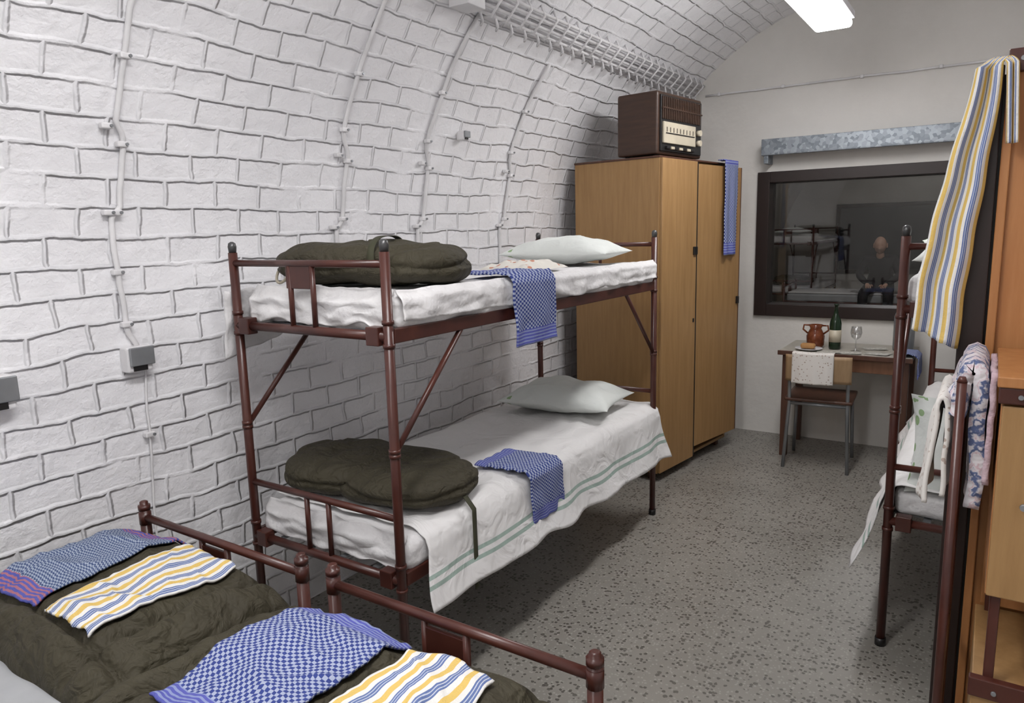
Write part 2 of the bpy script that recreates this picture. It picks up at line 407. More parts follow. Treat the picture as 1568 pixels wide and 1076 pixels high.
# ------------------------------------------------------------------ beds
def bunk(loc, w_=.70, L=1.995):
    g = G('bunk_bed', loc)
    for x in (0, w_):
        for y in (0, L):
            tube('post', [(x, y, 0), (x, y, 1.50)], .0155, STEEL, g)
            tube('cap', [(x, y, 1.50), (x, y, 1.52), (x, y, 1.532), (x, y, 1.537)], [.0125, .0145, .012, .004], CAP, g)
            tube('foot', [(x, y, 0), (x, y, .03)], .019, BLACK, g)
            for z in (.45, .53, .885, .90, 1.22, 1.29): tube('collar', [(x, y, z), (x, y, z + .012)], .0185, STEEL, g)
            s = 1 if y == 0 else -1
            tube('brace', [(x, y + s * .0, .895), (x, y + s * .345, 1.235)], .0095, STEEL, g)
        for z in (.487, 1.253):
            box('side_rail', (x - .011, .015, z - .022), (x + .011, L - .015, z + .022), STEEL, g)
    for y in (0, L):
        for z in (.69, 1.465): tube('head_rail', [(0, y, z), (w_, y, z)], .0115, STEEL, g)
        for z in (.487, 1.253):
            tube('end_rail', [(0, y, z), (w_, y, z)], .015, STEEL, g)
            for x in (.285, .39): tube('spindle', [(x, y, z), (x, y, z + .208)], .009, STEEL, g)
            for x in (.05, w_ - .05): box('bracket', (x - .025, y - .02, z - .028), (x + .025, y + .02, z + .028), STEEL, g)
        box('plate', (.27, y - .006, 1.385), (.385, y + .006, 1.46), STEEL, g)
    for z in (.487, 1.253):
        for i in range(10):
            y = .1 + i * (L - .2) / 9; box('slat', (.01, y - .015, z - .002), (w_ - .01, y + .015, z + .004), GREY, g, 0)
        for i in range(4):
            x = .12 + i * .15; box('strip', (x - .012, .02, z + .004), (x + .012, L - .02, z + .008), GREY, g, 0)
    return g
def mattresses(g, w_=.70, L=1.995):
    rbox('upper_mattress', (.012, .03, 1.262), (w_ + .012, L - .02, 1.372), .035, WHITE, g, 40, .014, 3, 8)
    rbox('lower_mattress', (.012, .03, .497), (w_ + .008, L - .02, .600), .035, WHITE, g, 30, .010, 8, 7)
def sheet(g, w_, L, zt, side, drop0, drop1, y0=.12, nm='sheet', y1=None, flare=.05):
    W = w_ + .0; D = .27; y1 = y1 or L + .02
    def fn(u, v):
        s = v * (W + D); d = max(0, s - W); t = d / D
        k = sm(0, 1, t)
        y = y0 + u * (y1 - y0) + (u - .5) * 2 * .05 * k
        wav = math.sin(y * 15 + 1.5 * N(y * 2, 3)) * .5 + N(y * 5, 1, t) * .8
        if s <= W:
            x = s; z = zt + .010 + .009 * N(x * 7, y * 4, 5) + .009 * ridge(x * 6 + y * 2, y * 2.5, 9)
            e = sm(W - .03, W, s); z -= e * .012
        else:
            dr = drop0 + (drop1 - drop0) * u
            x = W + .016 + .012 * sm(0, .2, t) + flare * t * t + .020 * wav * t; z = zt - .005 - dr * t + .016 * N(y * 6, 7) * t
        if side < 0: x = w_ - x
        return (x, y, z)
    return grid(nm, fn, 170, 70, SHEET, g, .003)
def pillow(g, c, sx, sy, h, rz=0, nm='pillow', tilt=0, seed=0):
    M = Matrix.Translation(c) @ Matrix.Rotation(rz, 4, 'Z') @ Matrix.Rotation(tilt, 4, 'X')
    for sgn in (1, -1):
        def fn(u, v):
            a, b_ = math.sin((u - .5) * pi), math.sin((v - .5) * pi)
            e = max(0, (1 - abs(a) ** 2.6) * (1 - abs(b_) ** 2.6)) ** .6
            px = a * sx / 2 * (1 - .10 * (1 - abs(b_) ** 2)); py = b_ * sy / 2 * (1 - .10 * (1 - abs(a) ** 2))
            z = sgn * h / 2 * e * (1 + .25 * N(a * 2, b_ * 2, seed)) + .006 * ridge(a * 3, b_ * 3, seed) * e
            if sgn < 0: z *= .7
            return M @ Vector((px, py, z))
        grid(nm, fn, 50, 40, PILLOW, g)

# folded bags on the single beds: height field
def bag_h(p, x, y):
    cx, cy, ax, ay, H, z0, seed, cr = p
    u, v = (x - cx) / ax, (y - cy) / ay
    e = max(0, (1 - abs(u) ** 5) * (1 - abs(v) ** 5)) ** .42
    q = .22 * N(x * 4, y * 4, seed) + .17 * (ridge(x * 4 + N(x * 3, y * 3, seed) * .8, y * 5, seed + 4) - .5) + .07 * (ridge(x * 9 + N(x * 5, y * 5, seed), y * 12, seed + 8) - .5)
    k = 0
    for axis, pos, wdt, dep in cr:
        d = (x if axis == 'x' else y) - pos - .03 * N(x * 5, y * 5, seed + 2)
        k += dep * math.exp(-abs(d / wdt) ** 1.3)
    return z0 + e * H * max(.15, 1 + q - k)
def bag(name, p, g=None, n=110):
    g = g or G(name)
    cx, cy, ax, ay, H, z0, seed, cr = p
    def fn(u, v):
        a, b_ = math.sin((u - .5) * pi), math.sin((v - .5) * pi)
        x, y = cx + ax * a, cy + ay * b_
        z = bag_h(p, x, y)
        ed = max(abs(a), abs(b_)) ** 6
        return (x + .02 * ed * N(y * 7, seed, 1), y + .02 * ed * N(x * 7, seed, 2), z)
    grid('cover', fn, n, n, OLIVE, g)
    return g
# stuffed bags on the bunks: closed padded loaf resting at z0
def sq(w, e): return math.copysign(abs(w) ** e, w)
def loaf(g, c, a, b, h, rz=0, seed=0, nm='lobe', ez=.62, exy=.72, nu=110, nv=70):
    M = Matrix.Translation(c) @ Matrix.Rotation(rz, 4, 'Z')
    V = []; F = []
    for j in range(nv + 1):
        th = pi * j / nv
        for i in range(nu):
            ph = 2 * pi * i / nu
            st = sq(math.sin(th), ez); x = a * st * sq(math.cos(ph), exy); y = b * st * sq(math.sin(ph), exy)
            cz = sq(math.cos(th), ez); z = h * (.52 + (.48 * cz if cz > 0 else .52 * cz))
            n = Vector((x / a, y / b, (cz))); n.normalize()
            d = .024 * N(x * 5, y * 5, z * 5 + seed) + .010 * N(x * 13, y * 13, z * 13 + seed)
            d -= .010 * math.exp(-((z - h * (.50 + .25 * N(x * 4, y * 4, seed))) / .010) ** 2) * sm(.6, .95, math.hypot(x / a, y / b))
            d -= .010 * max(0, ridge(x * 4.5 + .8 * N(x * 5, y * 5, seed), y * 3, seed + 9) - .75) * 4 * (1 if cz > -.2 else 0)
            p = Vector((x, y, z)) + n * d
            p.z = max(p.z, 0)
            V.append(M @ p)
    for j in range(nv):
        for i in range(nu): F.append((j * nu + i, (j + 1) * nu + i, (j + 1) * nu + (i + 1) % nu, j * nu + (i + 1) % nu))
    return mk(nm, V, F, OLIVE, True, None, g)
def lay(name, x0, x1, y0, y1, hf, mat, rot=0, seed=0, th=.006, lift=.010):
    g = G(name); cx, cy = (x0 + x1) / 2, (y0 + y1) / 2
    ca, sa = math.cos(rot), math.sin(rot)
    def fn(u, v):
        x, y = x0 + (x1 - x0) * u, y0 + (y1 - y0) * v
        x += .020 * N(v * 3, seed) + .004 * N(v * 14, seed); y += .020 * N(u * 3, seed + 5) + .004 * N(u * 14, seed)
        dx, dy = x - cx, y - cy; X, Y = cx + dx * ca - dy * sa, cy + dx * sa + dy * ca
        hs = [hf(X + a, Y + b_) for a, b_ in ((0, 0), (.03, 0), (-.03, 0), (0, .03), (0, -.03))]
        return (X, Y, max(hs[0], sum(hs) / 5) + lift + .010 * abs(N(X * 12, Y * 7, seed)))
    grid('cloth', fn, 60, 80, mat, g, th); return g
def drape(name, y0, y1, x0, xe, zt, drop, mat, skew=0, seed=0):
    g = G(name)
    W = xe - x0
    def fn(u, v):
        s = v * (W + drop); y = y0 + (y1 - y0) * u + skew * v + .01 * N(v * 4, seed)
        if s < W: return (x0 + s, y, zt + .012 + .012 * abs(N(s * 20, u * 4, seed)) + .004)
        d = s - W; t = d / drop
        return (xe + .012 * sm(0, .1, t) + .016 * N(u * 4, t * 2, seed) * t + .01, y, zt + .008 - d)
    grid('cloth', fn, 40, 70, mat, g, .006); return g

# --- left bunk
LB = (-2.157, 1.536, 0)
b1 = bunk(LB); mattresses(b1)
s_ = sheet(b1, .70, 1.995, .603, 1, .22, .27, .10, y1=2.02)
def fn(u, v):   # loose sheet corner hanging behind the near left post
    y = -.02 + .34 * u; t = v
    return (-.022 - .03 * t + .012 * N(u * 6, v * 3), y - .01 + .03 * t * N(u * 3, 2), 1.37 - .24 * t * (1 - .35 * u) - .015 * N(u * 5, 3))
grid('hanging_corner', fn, 30, 24, WHITE, b1, .003)
def fn(u, v):   # rumpled sheet at near end, upper
    x = .04 + .64 * u; k = v
    return (x, .055 - .035 * sm(0, .4, k) + .014 * N(x * 12, k * 4), 1.388 - .115 * k * (1 + .25 * N(x * 8, 4)) + .012 * N(x * 15, k * 5, 3))
grid('end_fold', fn, 60, 20, WHITE, b1, .004)
def fn(u, v):   # rumpled sheet edge along the aisle side, upper
    y = .04 + 1.93 * u
    return (.700 + .022 * sm(0, .3, v) + .010 * N(y * 9, v * 3, 6) + .005 * math.sin(y * 40 + 4 * N(y * 3, 1)) * v, y, 1.385 - (.095 + .022 * N(y * 4, 8)) * v + .004 * N(y * 12, 1))
grid('side_fold', fn, 220, 14, WHITE, b1, .004)
def fn(u, v):   # rumpled sheet at near end, lower
    x = .03 + .66 * u; k = v
    return (x, .05 - .030 * sm(0, .4, k) + .014 * N(x * 11, k * 4, 2), .617 - .11 * k * (1 + .2 * N(x * 8, 9)) + .010 * N(x * 13, k * 5, 5))
grid('end_fold', fn, 60, 20, WHITE, b1, .004)
pu = G('pillow'); pillow(pu, Vector((-1.79, 3.20, 1.435)), .56, .42, .15, .12, 'case', 0, 3)
pl = G('pillow'); pillow(pl, Vector((-1.81, 3.22, .685)), .60, .44, .18, .12, 'case', 0, 7)
g = G('rolled_sleeping_bag'); loaf(g, (-1.81, 1.83, 1.378), .33, .19, .15, .46, 3, 'bundle', .72, .8); loaf(g, (-1.62, 1.90, 1.377), .16, .17, .135, .5, 13, 'flap', .75, .85)
g2 = g
g = G('rolled_sleeping_bag'); loaf(g, (-1.975, 1.83, .612), .23, .21, .160, .25, 21, 'bundle', .8, .85); loaf(g, (-1.70, 1.86, .612), .245, .225, .140, -.2, 27, 'bundle', .78, .85)
loaf(g, (-1.535, 1.97, .65), .055, .05, .075, .3, 5, 'tied_end', .9, .9)
# webbing straps
grid('strap', lambda u, v: ((-1.50 + .085 * min(1, v * 3) + (.02 * (v - .33) if v > .33 else 0), 1.86 + .022 * u - .02 * v, (.70 - .25 * v if v < .33 else .618 - .42 * (v - .33)))), 2, 30, OLIVES, g, .002)
def strapc(g, c, a, h, rz, ang, off=.008):
    ca, sa = math.cos(rz), math.sin(rz)
    def fn(u, v):
        t = -.15 + (pi + .3) * v; yy = a * sq(math.cos(t), .72); zz = h * (.5 + .52 * sq(math.sin(t), .72)) if math.sin(t) > 0 else h * .45
        xx = ang + .022 * u
        return (c[0] + xx * ca - yy * sa, c[1] + xx * sa + yy * ca, c[2] + zz + off)
    grid('strap', fn, 2, 40, OLIVES, g, .003)
strapc(g2, (-1.81, 1.83, 1.378), .197, .155, .46, .06)
tube('strap_ring', [(-2.03 - .030 * math.sin(a_), 1.64 + .02 * math.cos(a_), 1.428 + .034 * math.cos(a_)) for a_ in [i * pi / 10 for i in range(21)]], .005, CREAM, g2, 8)
drape('blue_towel', 2.13, 2.42, -1.66, -1.434, 1.380, .255, BLUE3, .02, 2)
drape('blue_towel', 2.20, 2.44, -1.66, -1.430, .620, .20, BLUE3, .03, 6)
# folded nightshirt on the upper bunk
m, nt, b = base('floral_cotton'); w_ = nt.nodes.new('ShaderNodeTexVoronoi'); w_.inputs['Scale'].default_value = 24; nt.links.new(coords(nt), w_.inputs['Vector'])
nt.links.new(mixc(nt, math_(nt, 'LESS_THAN', w_.outputs['Distance'], .26), (.70, .67, .61), (.52, .24, .16)), b.inputs['Base Color']); b.inputs['Roughness'].default_value = .9
g = G('folded_nightshirt')
grid('cloth', lambda u, v: (-1.83 + .26 * u, 2.50 + .32 * v, 1.387 + .032 * (max(0, (1 - abs(2 * u - 1) ** 3) * (1 - abs(2 * v - 1) ** 3)) ** .5) * (1 + .6 * N(u * 6, v * 6))), 40, 40, m, g)

# --- right bunk
b2 = bunk((-.247, 2.79, 0), .70, 1.995); mattresses(b2)
sheet(b2, .70, 1.995, .603, -1, .30, .25, -.0, flare=.09)
p = G('pillow'); pillow(p, Vector((.02, 2.90, .76)), .46, .36, .13, .05, 'case', 1.15, 11)
p = G('pillow'); pillow(p, Vector((.04, 3.02, 1.445)), .54, .40, .15, 0, 'case', .15, 12)
g = G('crumpled_blanket')
grid('cloth', lambda u, v: (-.21 + .42 * u, 3.10 + .30 * v, .622 + .07 * (max(0, (1 - abs(2 * u - 1) ** 3) * (1 - abs(2 * v - 1) ** 3)) ** .5) * (1 + .6 * N(u * 5, v * 5, 4))), 40, 40, WHITE, g)

# --- single beds in foreground
def single(loc, rz=0, w_=.74, L=2.0):
    g = G('single_bed', loc, rz)   # local: far end at y=0, runs to -L
    for x in (0, w_):
        for y in (0, -L):
            tube('post', [(x, y, 0), (x, y, .715)], .0165, STEEL, g)
            tube('cap', [(x, y, .708), (x, y, .722), (x, y, .722), (x, y, .733), (x, y, .736)], [.0185, .0185, .0125, .0125, .008], STEEL, g)
            tube('collar', [(x, y, .66), (x, y, .70)], .0185, STEEL, g); tube('collar', [(x, y, .40), (x, y, .43)], .019, STEEL, g)
            tube('foot', [(x, y, 0), (x, y, .03)], .02, BLACK, g)
        box('side_rail', (x - .011, -L + .015, .43), (x + .011, -.015, .475), STEEL, g)
    for y in (0, -L):
        tube('head_rail', [(0, y, .682), (w_, y, .682)], .012, STEEL, g)
        tube('end_rail', [(0, y, .45), (w_, y, .45)], .015, STEEL, g)
        for x in (.30, .42): tube('spindle', [(x, y, .45), (x, y, .68)], .009, STEEL, g)
        box('plate', (.30, y - .006, .58), (.42, y + .006, .66), STEEL, g)
    for i in range(10):
        y = -.1 - i * (L - .2) / 9; box('slat', (.01, y - .015, .45), (w_ - .01, y + .015, .456), GREY, g, 0)
    rbox('mattress', (.02, -L + .03, .46), (w_ - .02, -.03, .575), .03, MATT, g, 20, .006, 1, 5)
    return g
single((-2.19, 1.157, 0)); single((-1.332, 1.157, 0), 0, .738)
A = (-1.86, .882, .385, .262, .118, .572, 31, [('x', -1.585, .016, .30), ('y', .70, .015, .25)])
B = (-1.035, .81, .435, .325, .108, .572, 47, [('x', -1.365, .02, .35), ('x', -.975, .012, .2), ('x', -.70, .015, .25), ('y', .58, .02, .3)])
bag('folded_sleeping_bag', A, n=190); bag('folded_sleeping_bag', B, n=190)
lay('blue_towel', -2.155, -1.885, .70, 1.11, lambda x, y: bag_h(A, x, y), BLUE2, 0, 3)
lay('striped_towel', -1.825, -1.62, .70, 1.08, lambda x, y: bag_h(A, x, y), STRIPE, 0, 4)
lay('blue_towel', -1.31, -1.0, .66, 1.075, lambda x, y: bag_h(B, x, y), BLUE1, 0, 5)
lay('striped_towel', -.955, -.755, .58, 1.04, lambda x, y: bag_h(B, x, y), STRIPE, 0, 6)

# ------------------------------------------------------------------ left wardrobe + radio
RZ = math.atan2(.99, .13); WL = (-1.63, 4.02, 0)
g = G('wardrobe', WL, RZ)
box('side_near', (0, .0, .05), (.02, .6, 1.95), WOOD, g); box('side_far', (.98, .02, .05), (1.0, .6, 1.95), WOOD, g)
box('top', (.02, .02, 1.93), (.98, .6, 1.95), WOOD, g); box('bottom', (.02, .02, .05), (.98, .6, .07), WOOD, g)
box('back', (.02, .585, .07), (.98, .6, 1.93), WDARK, g, 0)
box('top_edging', (-.004, -.004, 1.945), (1.004, .604, 1.957), WDARK, g)
box('door_left', (.004, -.018, .055), (.437, .0, 1.944), WOOD, g)
d = box('door_right', (0, -.018, .0), (.56, 0, 1.81), WOOD, g); d.location = (.442, 0, .12); d.rotation_euler = (0, 0, -math.radians(3.5))
box('door_gap', (.434, -.019, .06), (.446, .01, 1.94), BLACK, g, 0)
d = box('door_edge', (.56, -.020, .0), (.568, .002, 1.81), WDARK, g); d.location = (.442, 0, .12); d.rotation_euler = (0, 0, -math.radians(3.5))
box('lock', (.39, -.03, 1.375), (.435, -.016, 1.425), BLACK, g)
box('keyhole', (.40, -.024, .95), (.415, -.016, .975), BLACK, g)
box('handle', (.965, -.068, 1.02), (.985, -.05, 1.07), BLACK, g)
for x in (.04, .92):
    for y in (.05, .52): box('leg', (x, y, 0), (x + .04, y + .04, .05), WDARK, g)
tw = G('blue_towel', WL, RZ)
def fn(u, v):
    x = .73 + .19 * u; k = v * .66
    if k < .05: return (x, .0 - k - .012, 1.968 + .004 * N(u * 5, 1))
    return (x + .01 * N(v * 4, 2), -.064 - .010 * math.sin(u * 12) * v, 1.968 - (k - .05))
grid('cloth', fn, 30, 50, BLUE3, tw, .006)
r = G('tube_radio', (WL[0] + .0, WL[1], 1.957), RZ)
rbox('cabinet', (.02, .03, .012), (.57, .30, .365), .012, WALNUT, r, 24)
box('front_recess', (.045, .018, .03), (.545, .032, .345), BLACK, r)
for i in range(22):
    x = .055 + i * .0215; box('grille_bar', (x, .010, .21), (x + .009, .02, .335), WALNUT, r, .001)
box('grille_mid', (.05, .008, .268), (.54, .02, .276), WALNUT, r, .001)
box('dial', (.06, .006, .075), (.45, .02, .195), CREAM, r); box('dial_scale', (.08, .003, .128), (.43, .008, .134), BLACK, r, 0)
for i in range(9): box('tick', (.09 + i * .04, .003, .138), (.093 + i * .04, .008, .165), BLACK, r, 0)
for z in (.10, .16): tube('knob', [(.495, .02, z), (.495, -.006, z)], .018, CREAM, r)
for i in range(7): box('key', (.09 + i * .05, .0, .042), (.13 + i * .05, .02, .058), CREAM if i % 2 else BLACK, r)
for x in (.06, .5):
    for y in (.06, .25): tube('foot', [(x, y, 0), (x, y, .014)], .014, BLACK, r)

# ------------------------------------------------------------------ desk, chair and things
g = G('writing_desk')
box('top', (-1.14, 4.90, .70), (-.36, 5.41, .725), wood('desk_top', (.35, .33, .28), (.45, .42, .36)), g); box('top_edge', (-1.145, 4.893, .697), (-.355, 4.902, .727), WDARK, g)
for x in (-1.12, -.42):
    for y in (4.93, 5.35): box('leg', (x, y, 0), (x + .045, y + .045, .70), WDARK, g)
box('apron', (-1.08, 4.935, .61), (-.42, 4.955, .70), wood('apron_wood', (.16, .07, .035), (.22, .10, .05)), g); box('apron_side', (-1.11, 4.97, .61), (-1.09, 5.36, .70), WDARK, g)
g = G('wine_bottle'); GB = simple('bottle_glass', (.012, .03, .014), rough=.08)
lathe('glass', [(0, 0), (.034, 0), (.037, .01), (.037, .17), (.03, .20), (.014, .235), (.013, .29), (.015, .29), (.015, .30), (0, .30)], (-.83, 5.10, .725), GB, g)
lathe('label', [(.0375, .05), (.0378, .05), (.0378, .13), (.0375, .13)], (-.83, 5.10, .725), CREAM, g)
g = G('amber_jar'); RED = simple('amber_glass', (.20, .06, .025), (.12, .03, .012), rough=.15, scale=30)
lathe('jar', [(0, 0), (.045, 0), (.055, .02), (.058, .08), (.045, .11), (.035, .13), (.045, .155), (.04, .155), (.03, .13), (0, .12)], (-.955, 5.12, .725), RED, g)
for s in (-1, 1): tube('handle', [(-.955 + s * .05, 5.12, .82), (-.955 + s * .08, 5.12, .845), (-.955 + s * .075, 5.12, .875), (-.955 + s * .042, 5.12, .875)], .006, RED, g, 8)
g = G('wine_glass'); CG = glass_mat('clear_glass', .18, .9)
lathe('glass', [(0, .003), (.032, 0), (.004, .006), (.004, .07), (.028, .09), (.036, .12), (.03, .16), (.029, .16), (.034, .12), (.026, .092), (0, .075)], (-.70, 5.08, .725), CG, g)
g = G('bread_plate'); lathe('plate', [(0, .002), (.05, .002), (.085, .014), (.085, .017), (.05, .006), (0, .006)], (-.97, 4.99, .725), PAINT, g)
rbox('bread', (-1.02, 4.97, .735), (-.93, 5.02, .77), .015, simple('bread', (.42, .22, .08), rough=.8), g, 8, .004, 1, 20)
m, nt, b = base('printed_page'); bx = noi(nt, coords(nt, 'Object', (40, 160, 1)), 1, 2)
nt.links.new(ramp(nt, bx.outputs[0], [(.48, (.62, .60, .54)), (.56, (.25, .25, .22))]), b.inputs['Base Color'])
for i, (x, y, a) in enumerate(((-.72, 4.97, .1), (-.56, 5.0, -.2), (-.60, 5.20, .3), (-.84, 4.95, .25))):
    g = G('paper_sheet', (x, y, .7265 + .0006 * i), a); grid('page', lambda u, v: (-.07 + .14 * u, -.05 + .1 * v, .001 + .004 * u * u), 6, 4, m, g)
g = G('grey_canister'); lathe('body', [(0, 0), (.06, 0), (.062, .02), (.062, .22), (.05, .25), (.02, .26), (0, .26)], (-.44, 5.22, .725), GREY, g)
drape('blue_towel', 4.93, 5.15, -.46, -.35, .727, .14, BLUE3, 0, 9)

g = G('dining_chair', (-.86, 4.86, 0), .06)
TW = wood('chair_ply', (.30, .19, .10), (.40, .27, .15))
for x in (-.17, .17):
    tube('back_leg', [(x * 1.12, -.16, 0), (x, -.12, .42), (x, -.14, .56), (x * .98, -.17, .74)], .011, GREY, g)
    tube('front_leg', [(x * 1.08, .23, 0), (x, .20, .43)], .011, GREY, g)
    tube('seat_rail', [(x, -.12, .425), (x, .20, .425)], .011, GREY, g)
tube('cross_bar', [(-.17, -.12, .42), (.17, -.12, .42)], .010, GREY, g)
rbox('seat', (-.20, -.14, .435), (.20, .24, .458), .01, WDARK, g, 12)
grid('backrest', lambda u, v: (-.19 + .38 * u, -.165 - .018 * (1 - (2 * u - 1) ** 2) - .02 * v, .575 + .17 * v), 20, 8, TW, g, .012)
m, nt, b = base('lace'); w_ = nt.nodes.new('ShaderNodeTexVoronoi'); w_.inputs['Scale'].default_value = 55; nt.links.new(coords(nt), w_.inputs['Vector'])
nt.links.new(mixc(nt, math_(nt, 'LESS_THAN', w_.outputs['Distance'], .25), (.72, .69, .65), (.44, .36, .31)), b.inputs['Base Color']); b.inputs['Roughness'].default_value = .9
LACE = m
g2 = G('lace_cloth', (-.86, 4.86, 0), .06)
grid('cloth', lambda u, v: (-.15 + .24 * u, (-.150 - .06 * min(1, v * 5)) - .018 * (1 - (2 * u - 1) ** 2) + .004 * math.sin(u * 20) * v, (.762 if v < .2 else .762 - .24 * (v - .2))), 30, 30, LACE, g2, .003)

# ------------------------------------------------------------------ right side: locker, cabinet, clothes rail
g = G('tall_locker')
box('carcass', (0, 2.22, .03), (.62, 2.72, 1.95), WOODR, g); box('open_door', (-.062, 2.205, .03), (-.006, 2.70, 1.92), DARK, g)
box('trim_top', (0, 2.205, 1.90), (.62, 2.222, 1.955), STEEL, g); box('plinth', (.02, 2.25, 0), (.60, 2.70, .03), DARK, g)
for x in (.03, .3, .58): tube('rivet', [(x, 2.206, 1.93), (x, 2.200, 1.93)], .006, GREY, g)
box('trim_side', (0, 2.205, .03), (.02, 2.222, 1.90), WOODR, g); box('hinge_gap', (-.006, 2.23, .05), (0, 2.69, 1.9), BLACK, g, 0)
g = G('bedside_cabinet')
x0, x1, y0, y1 = .038, .60, 1.78, 2.18
box('top', (x0 - .01, y0 - .01, 1.205), (x1, y1, 1.228), WOODR, g); box('upper_box', (x0, y0 + .018, .735), (x1, y1, 1.205), WOODR, g)
box('door', (x0 + .002, y0, .74), (x1 - .02, y0 + .018, 1.165), WOOD, g); box('trim_top', (x0 - .006, y0 - .006, 1.17), (x1, y0 + .02, 1.205), STEEL, g)
for x in (.07, .3): tube('rivet', [(x, y0 - .006, 1.187), (x, y0 - .011, 1.187)], .005, GREY, g)
tube('knob', [(.092, y0, .955), (.092, y0 - .008, .955), (.092, y0 - .010, .955), (.092, y0 - .016, .955)], [.004, .004, .008, .007], GREY, g)
for x in (x0 + .01, x1 - .03):
    for y in (y0 + .01, y1 - .03): box('post', (x, y, .5), (x + .02, y + .02, .74), STEEL, g)
box('lower_box', (x0 - .01, y0, .03), (x1, y1, .53), WOOD, g); box('lower_trim', (x0 - .016, y0 - .008, .50), (x1, y0 + .014, .545), STEEL, g)
box('shelf_back', (x0, y1 - .012, .54), (x1, y1, .735), WOODR, g)
for x in (.07, .3): tube('rivet', [(x, y0 - .008, .52), (x, y0 - .013, .52)], .005, GREY, g)
for x in (x0, x1 - .05):
    for y in (y0 + .02, y1 - .06): box('leg', (x, y, 0), (x + .04, y + .04, .03), STEEL, g)
g = G('clothes_stand')
for y in (1.80, 2.14):
    tube('post', [(-.035, y, 0), (-.035, y, 1.205)], .010, STEEL, g); tube('cap', [(-.035, y, 1.205), (-.035, y, 1.217)], [.011, .006], STEEL, g)
    tube('foot', [(-.16, y, .012), (.02, y, .012)], .012, STEEL, g)
for z in (1.17, .5): tube('rail', [(-.035, 1.80, z), (-.035, 2.14, z)], .009, STEEL, g)
m, nt, b = base('patchwork_fabric'); vv = coords(nt)
n_ = noi(nt, vv, 30, 3)
c1_ = ramp(nt, n_.outputs[0], [(.42, (.66, .63, .65)), (.46, (.56, .40, .44)), (.49, (.66, .63, .65)), (.53, (.10, .13, .25)), (.58, (.10, .13, .25)), (.62, (.62, .60, .63))])
nt.links.new(c1_, b.inputs['Base Color']); b.inputs['Roughness'].default_value = .95; bump(nt, b, noi(nt, vv, 30, 2).outputs[0], .8, .015)
PATCH = m
PINK = simple('pink_quilt', (.50, .36, .40), (.56, .44, .48), rough=.95, bs=.8, bsc=30, bd=.015)
def hang(name, xl, xr, ya, yb, ztop, zl, zr, mat, th, seed):
    g = G(name)
    def fn(u, v):
        y = ya + (yb - ya) * u
        ww = .012 * N(y * 12, v * 4, seed)
        if v < .45: t = v / .45; return (xl + ww - .01 * math.sin(y * 40) * (1 - t) - .02 * (1 - t), y, zl + (ztop - .02 - zl) * t)
        if v > .55: t = (v - .55) / .45; return (xr + ww, y, ztop - .02 + (zr - ztop + .02) * t + .01 * N(y * 9, 3))
        a = (v - .45) / .1 * pi; return ((xl + xr) / 2 - (xr - xl) / 2 * math.cos(a), y, ztop - .02 + .03 * math.sin(a))
    grid('cloth', fn, 30, 60, mat, g, th); return g
q = hang('quilted_jacket', -.030, -.001, 1.825, 2.11, 1.225, 1.12, .915, PATCH, .030, 3)
grid('lining', lambda u, v: (.022 + .004 * N(u * 5, v * 5), 1.822 + .28 * u, 1.225 - .25 * v), 20, 20, PINK, q, .012)
hang('lace_towel', -.080, -.058, 1.83, 2.10, 1.15, .91, .93, LACE, .010, 8)

g = G('striped_towel')
def fn(u, v):
    s = v * .93
    if s < .20:   # short side, over the locker edge
        t = s / .20; return (.010 - .012 * t + .022 * u, 2.178 - .010 * math.sin(u * 9), 1.73 + .19 * t)
    if s < .26:
        t = (s - .20) / .06; return (-.002 - .050 * t + .022 * u * (1 - t) + .04 * u * t, 2.182 + .01 * math.sin(pi * t), 1.92 + .016 * math.sin(pi * t))
    t = (s - .26) / .67
    xl = -.052 - .112 * sm(-.25, 1, t); xr = -.012 - .048 * sm(0, 1, t)
    return (xl + (xr - xl) * u + .008 * N(t * 5, 3), 2.180 - .020 * math.sin(u * 9 + t * 1.5) - .02 * t, 1.92 - .65 * t - .05 * u * t + .008 * N(u * 6, 2) * t)
grid('cloth', fn, 50, 90, STRIPE2, g, .005)

# ------------------------------------------------------------------ furniture + seated person next door
b3 = bunk((-2.95, 11.55, 0)); mattresses(b3); p = G('pillow'); pillow(p, Vector((-2.6, 11.85, 1.43)), .5, .38, .12)
g = G('rolled_sleeping_bag'); loaf(g, (-2.6, 12.0, .61), .3, .22, .14, .2, 5, 'bundle', nu=40, nv=24)
single((-2.45, 10.72, 0), pi / 2)   # runs along +x
g = G('bed_linen'); rbox('sheet', (-2.40, 10.75, .575), (-.50, 11.43, .60), .012, WHITE, g, 12, .006, 2, 5)
SKIN = simple('skin', (.46, .27, .19), rough=.5); CLOTH = simple('black_clothes', (.012, .012, .015), rough=.85, bs=.3, bsc=20); HAIR = simple('grey_hair', (.12, .11, .10), rough=.7)
def skin(name, verts, edges, rad, mat, g, root=0, sub=2):
    me = bpy.data.meshes.new(name); me.from_pydata(verts, edges, []); me.materials.append(mat)
    o = bpy.data.objects.new(name, me); sc.collection.objects.link(o); g.add(o)
    md = o.modifiers.new('skin', 'SKIN'); md.use_smooth_shade = True
    for i, r_ in enumerate(rad):
        me.skin_vertices[0].data[i].radius = (r_, r_) if not isinstance(r_, tuple) else r_
        me.skin_vertices[0].data[i].use_root = (i == root)
    sb = o.modifiers.new('sub', 'SUBSURF'); sb.levels = sub; sb.render_levels = sub
    return o
P = G('seated_man', (-1.24, 10.72, .02))
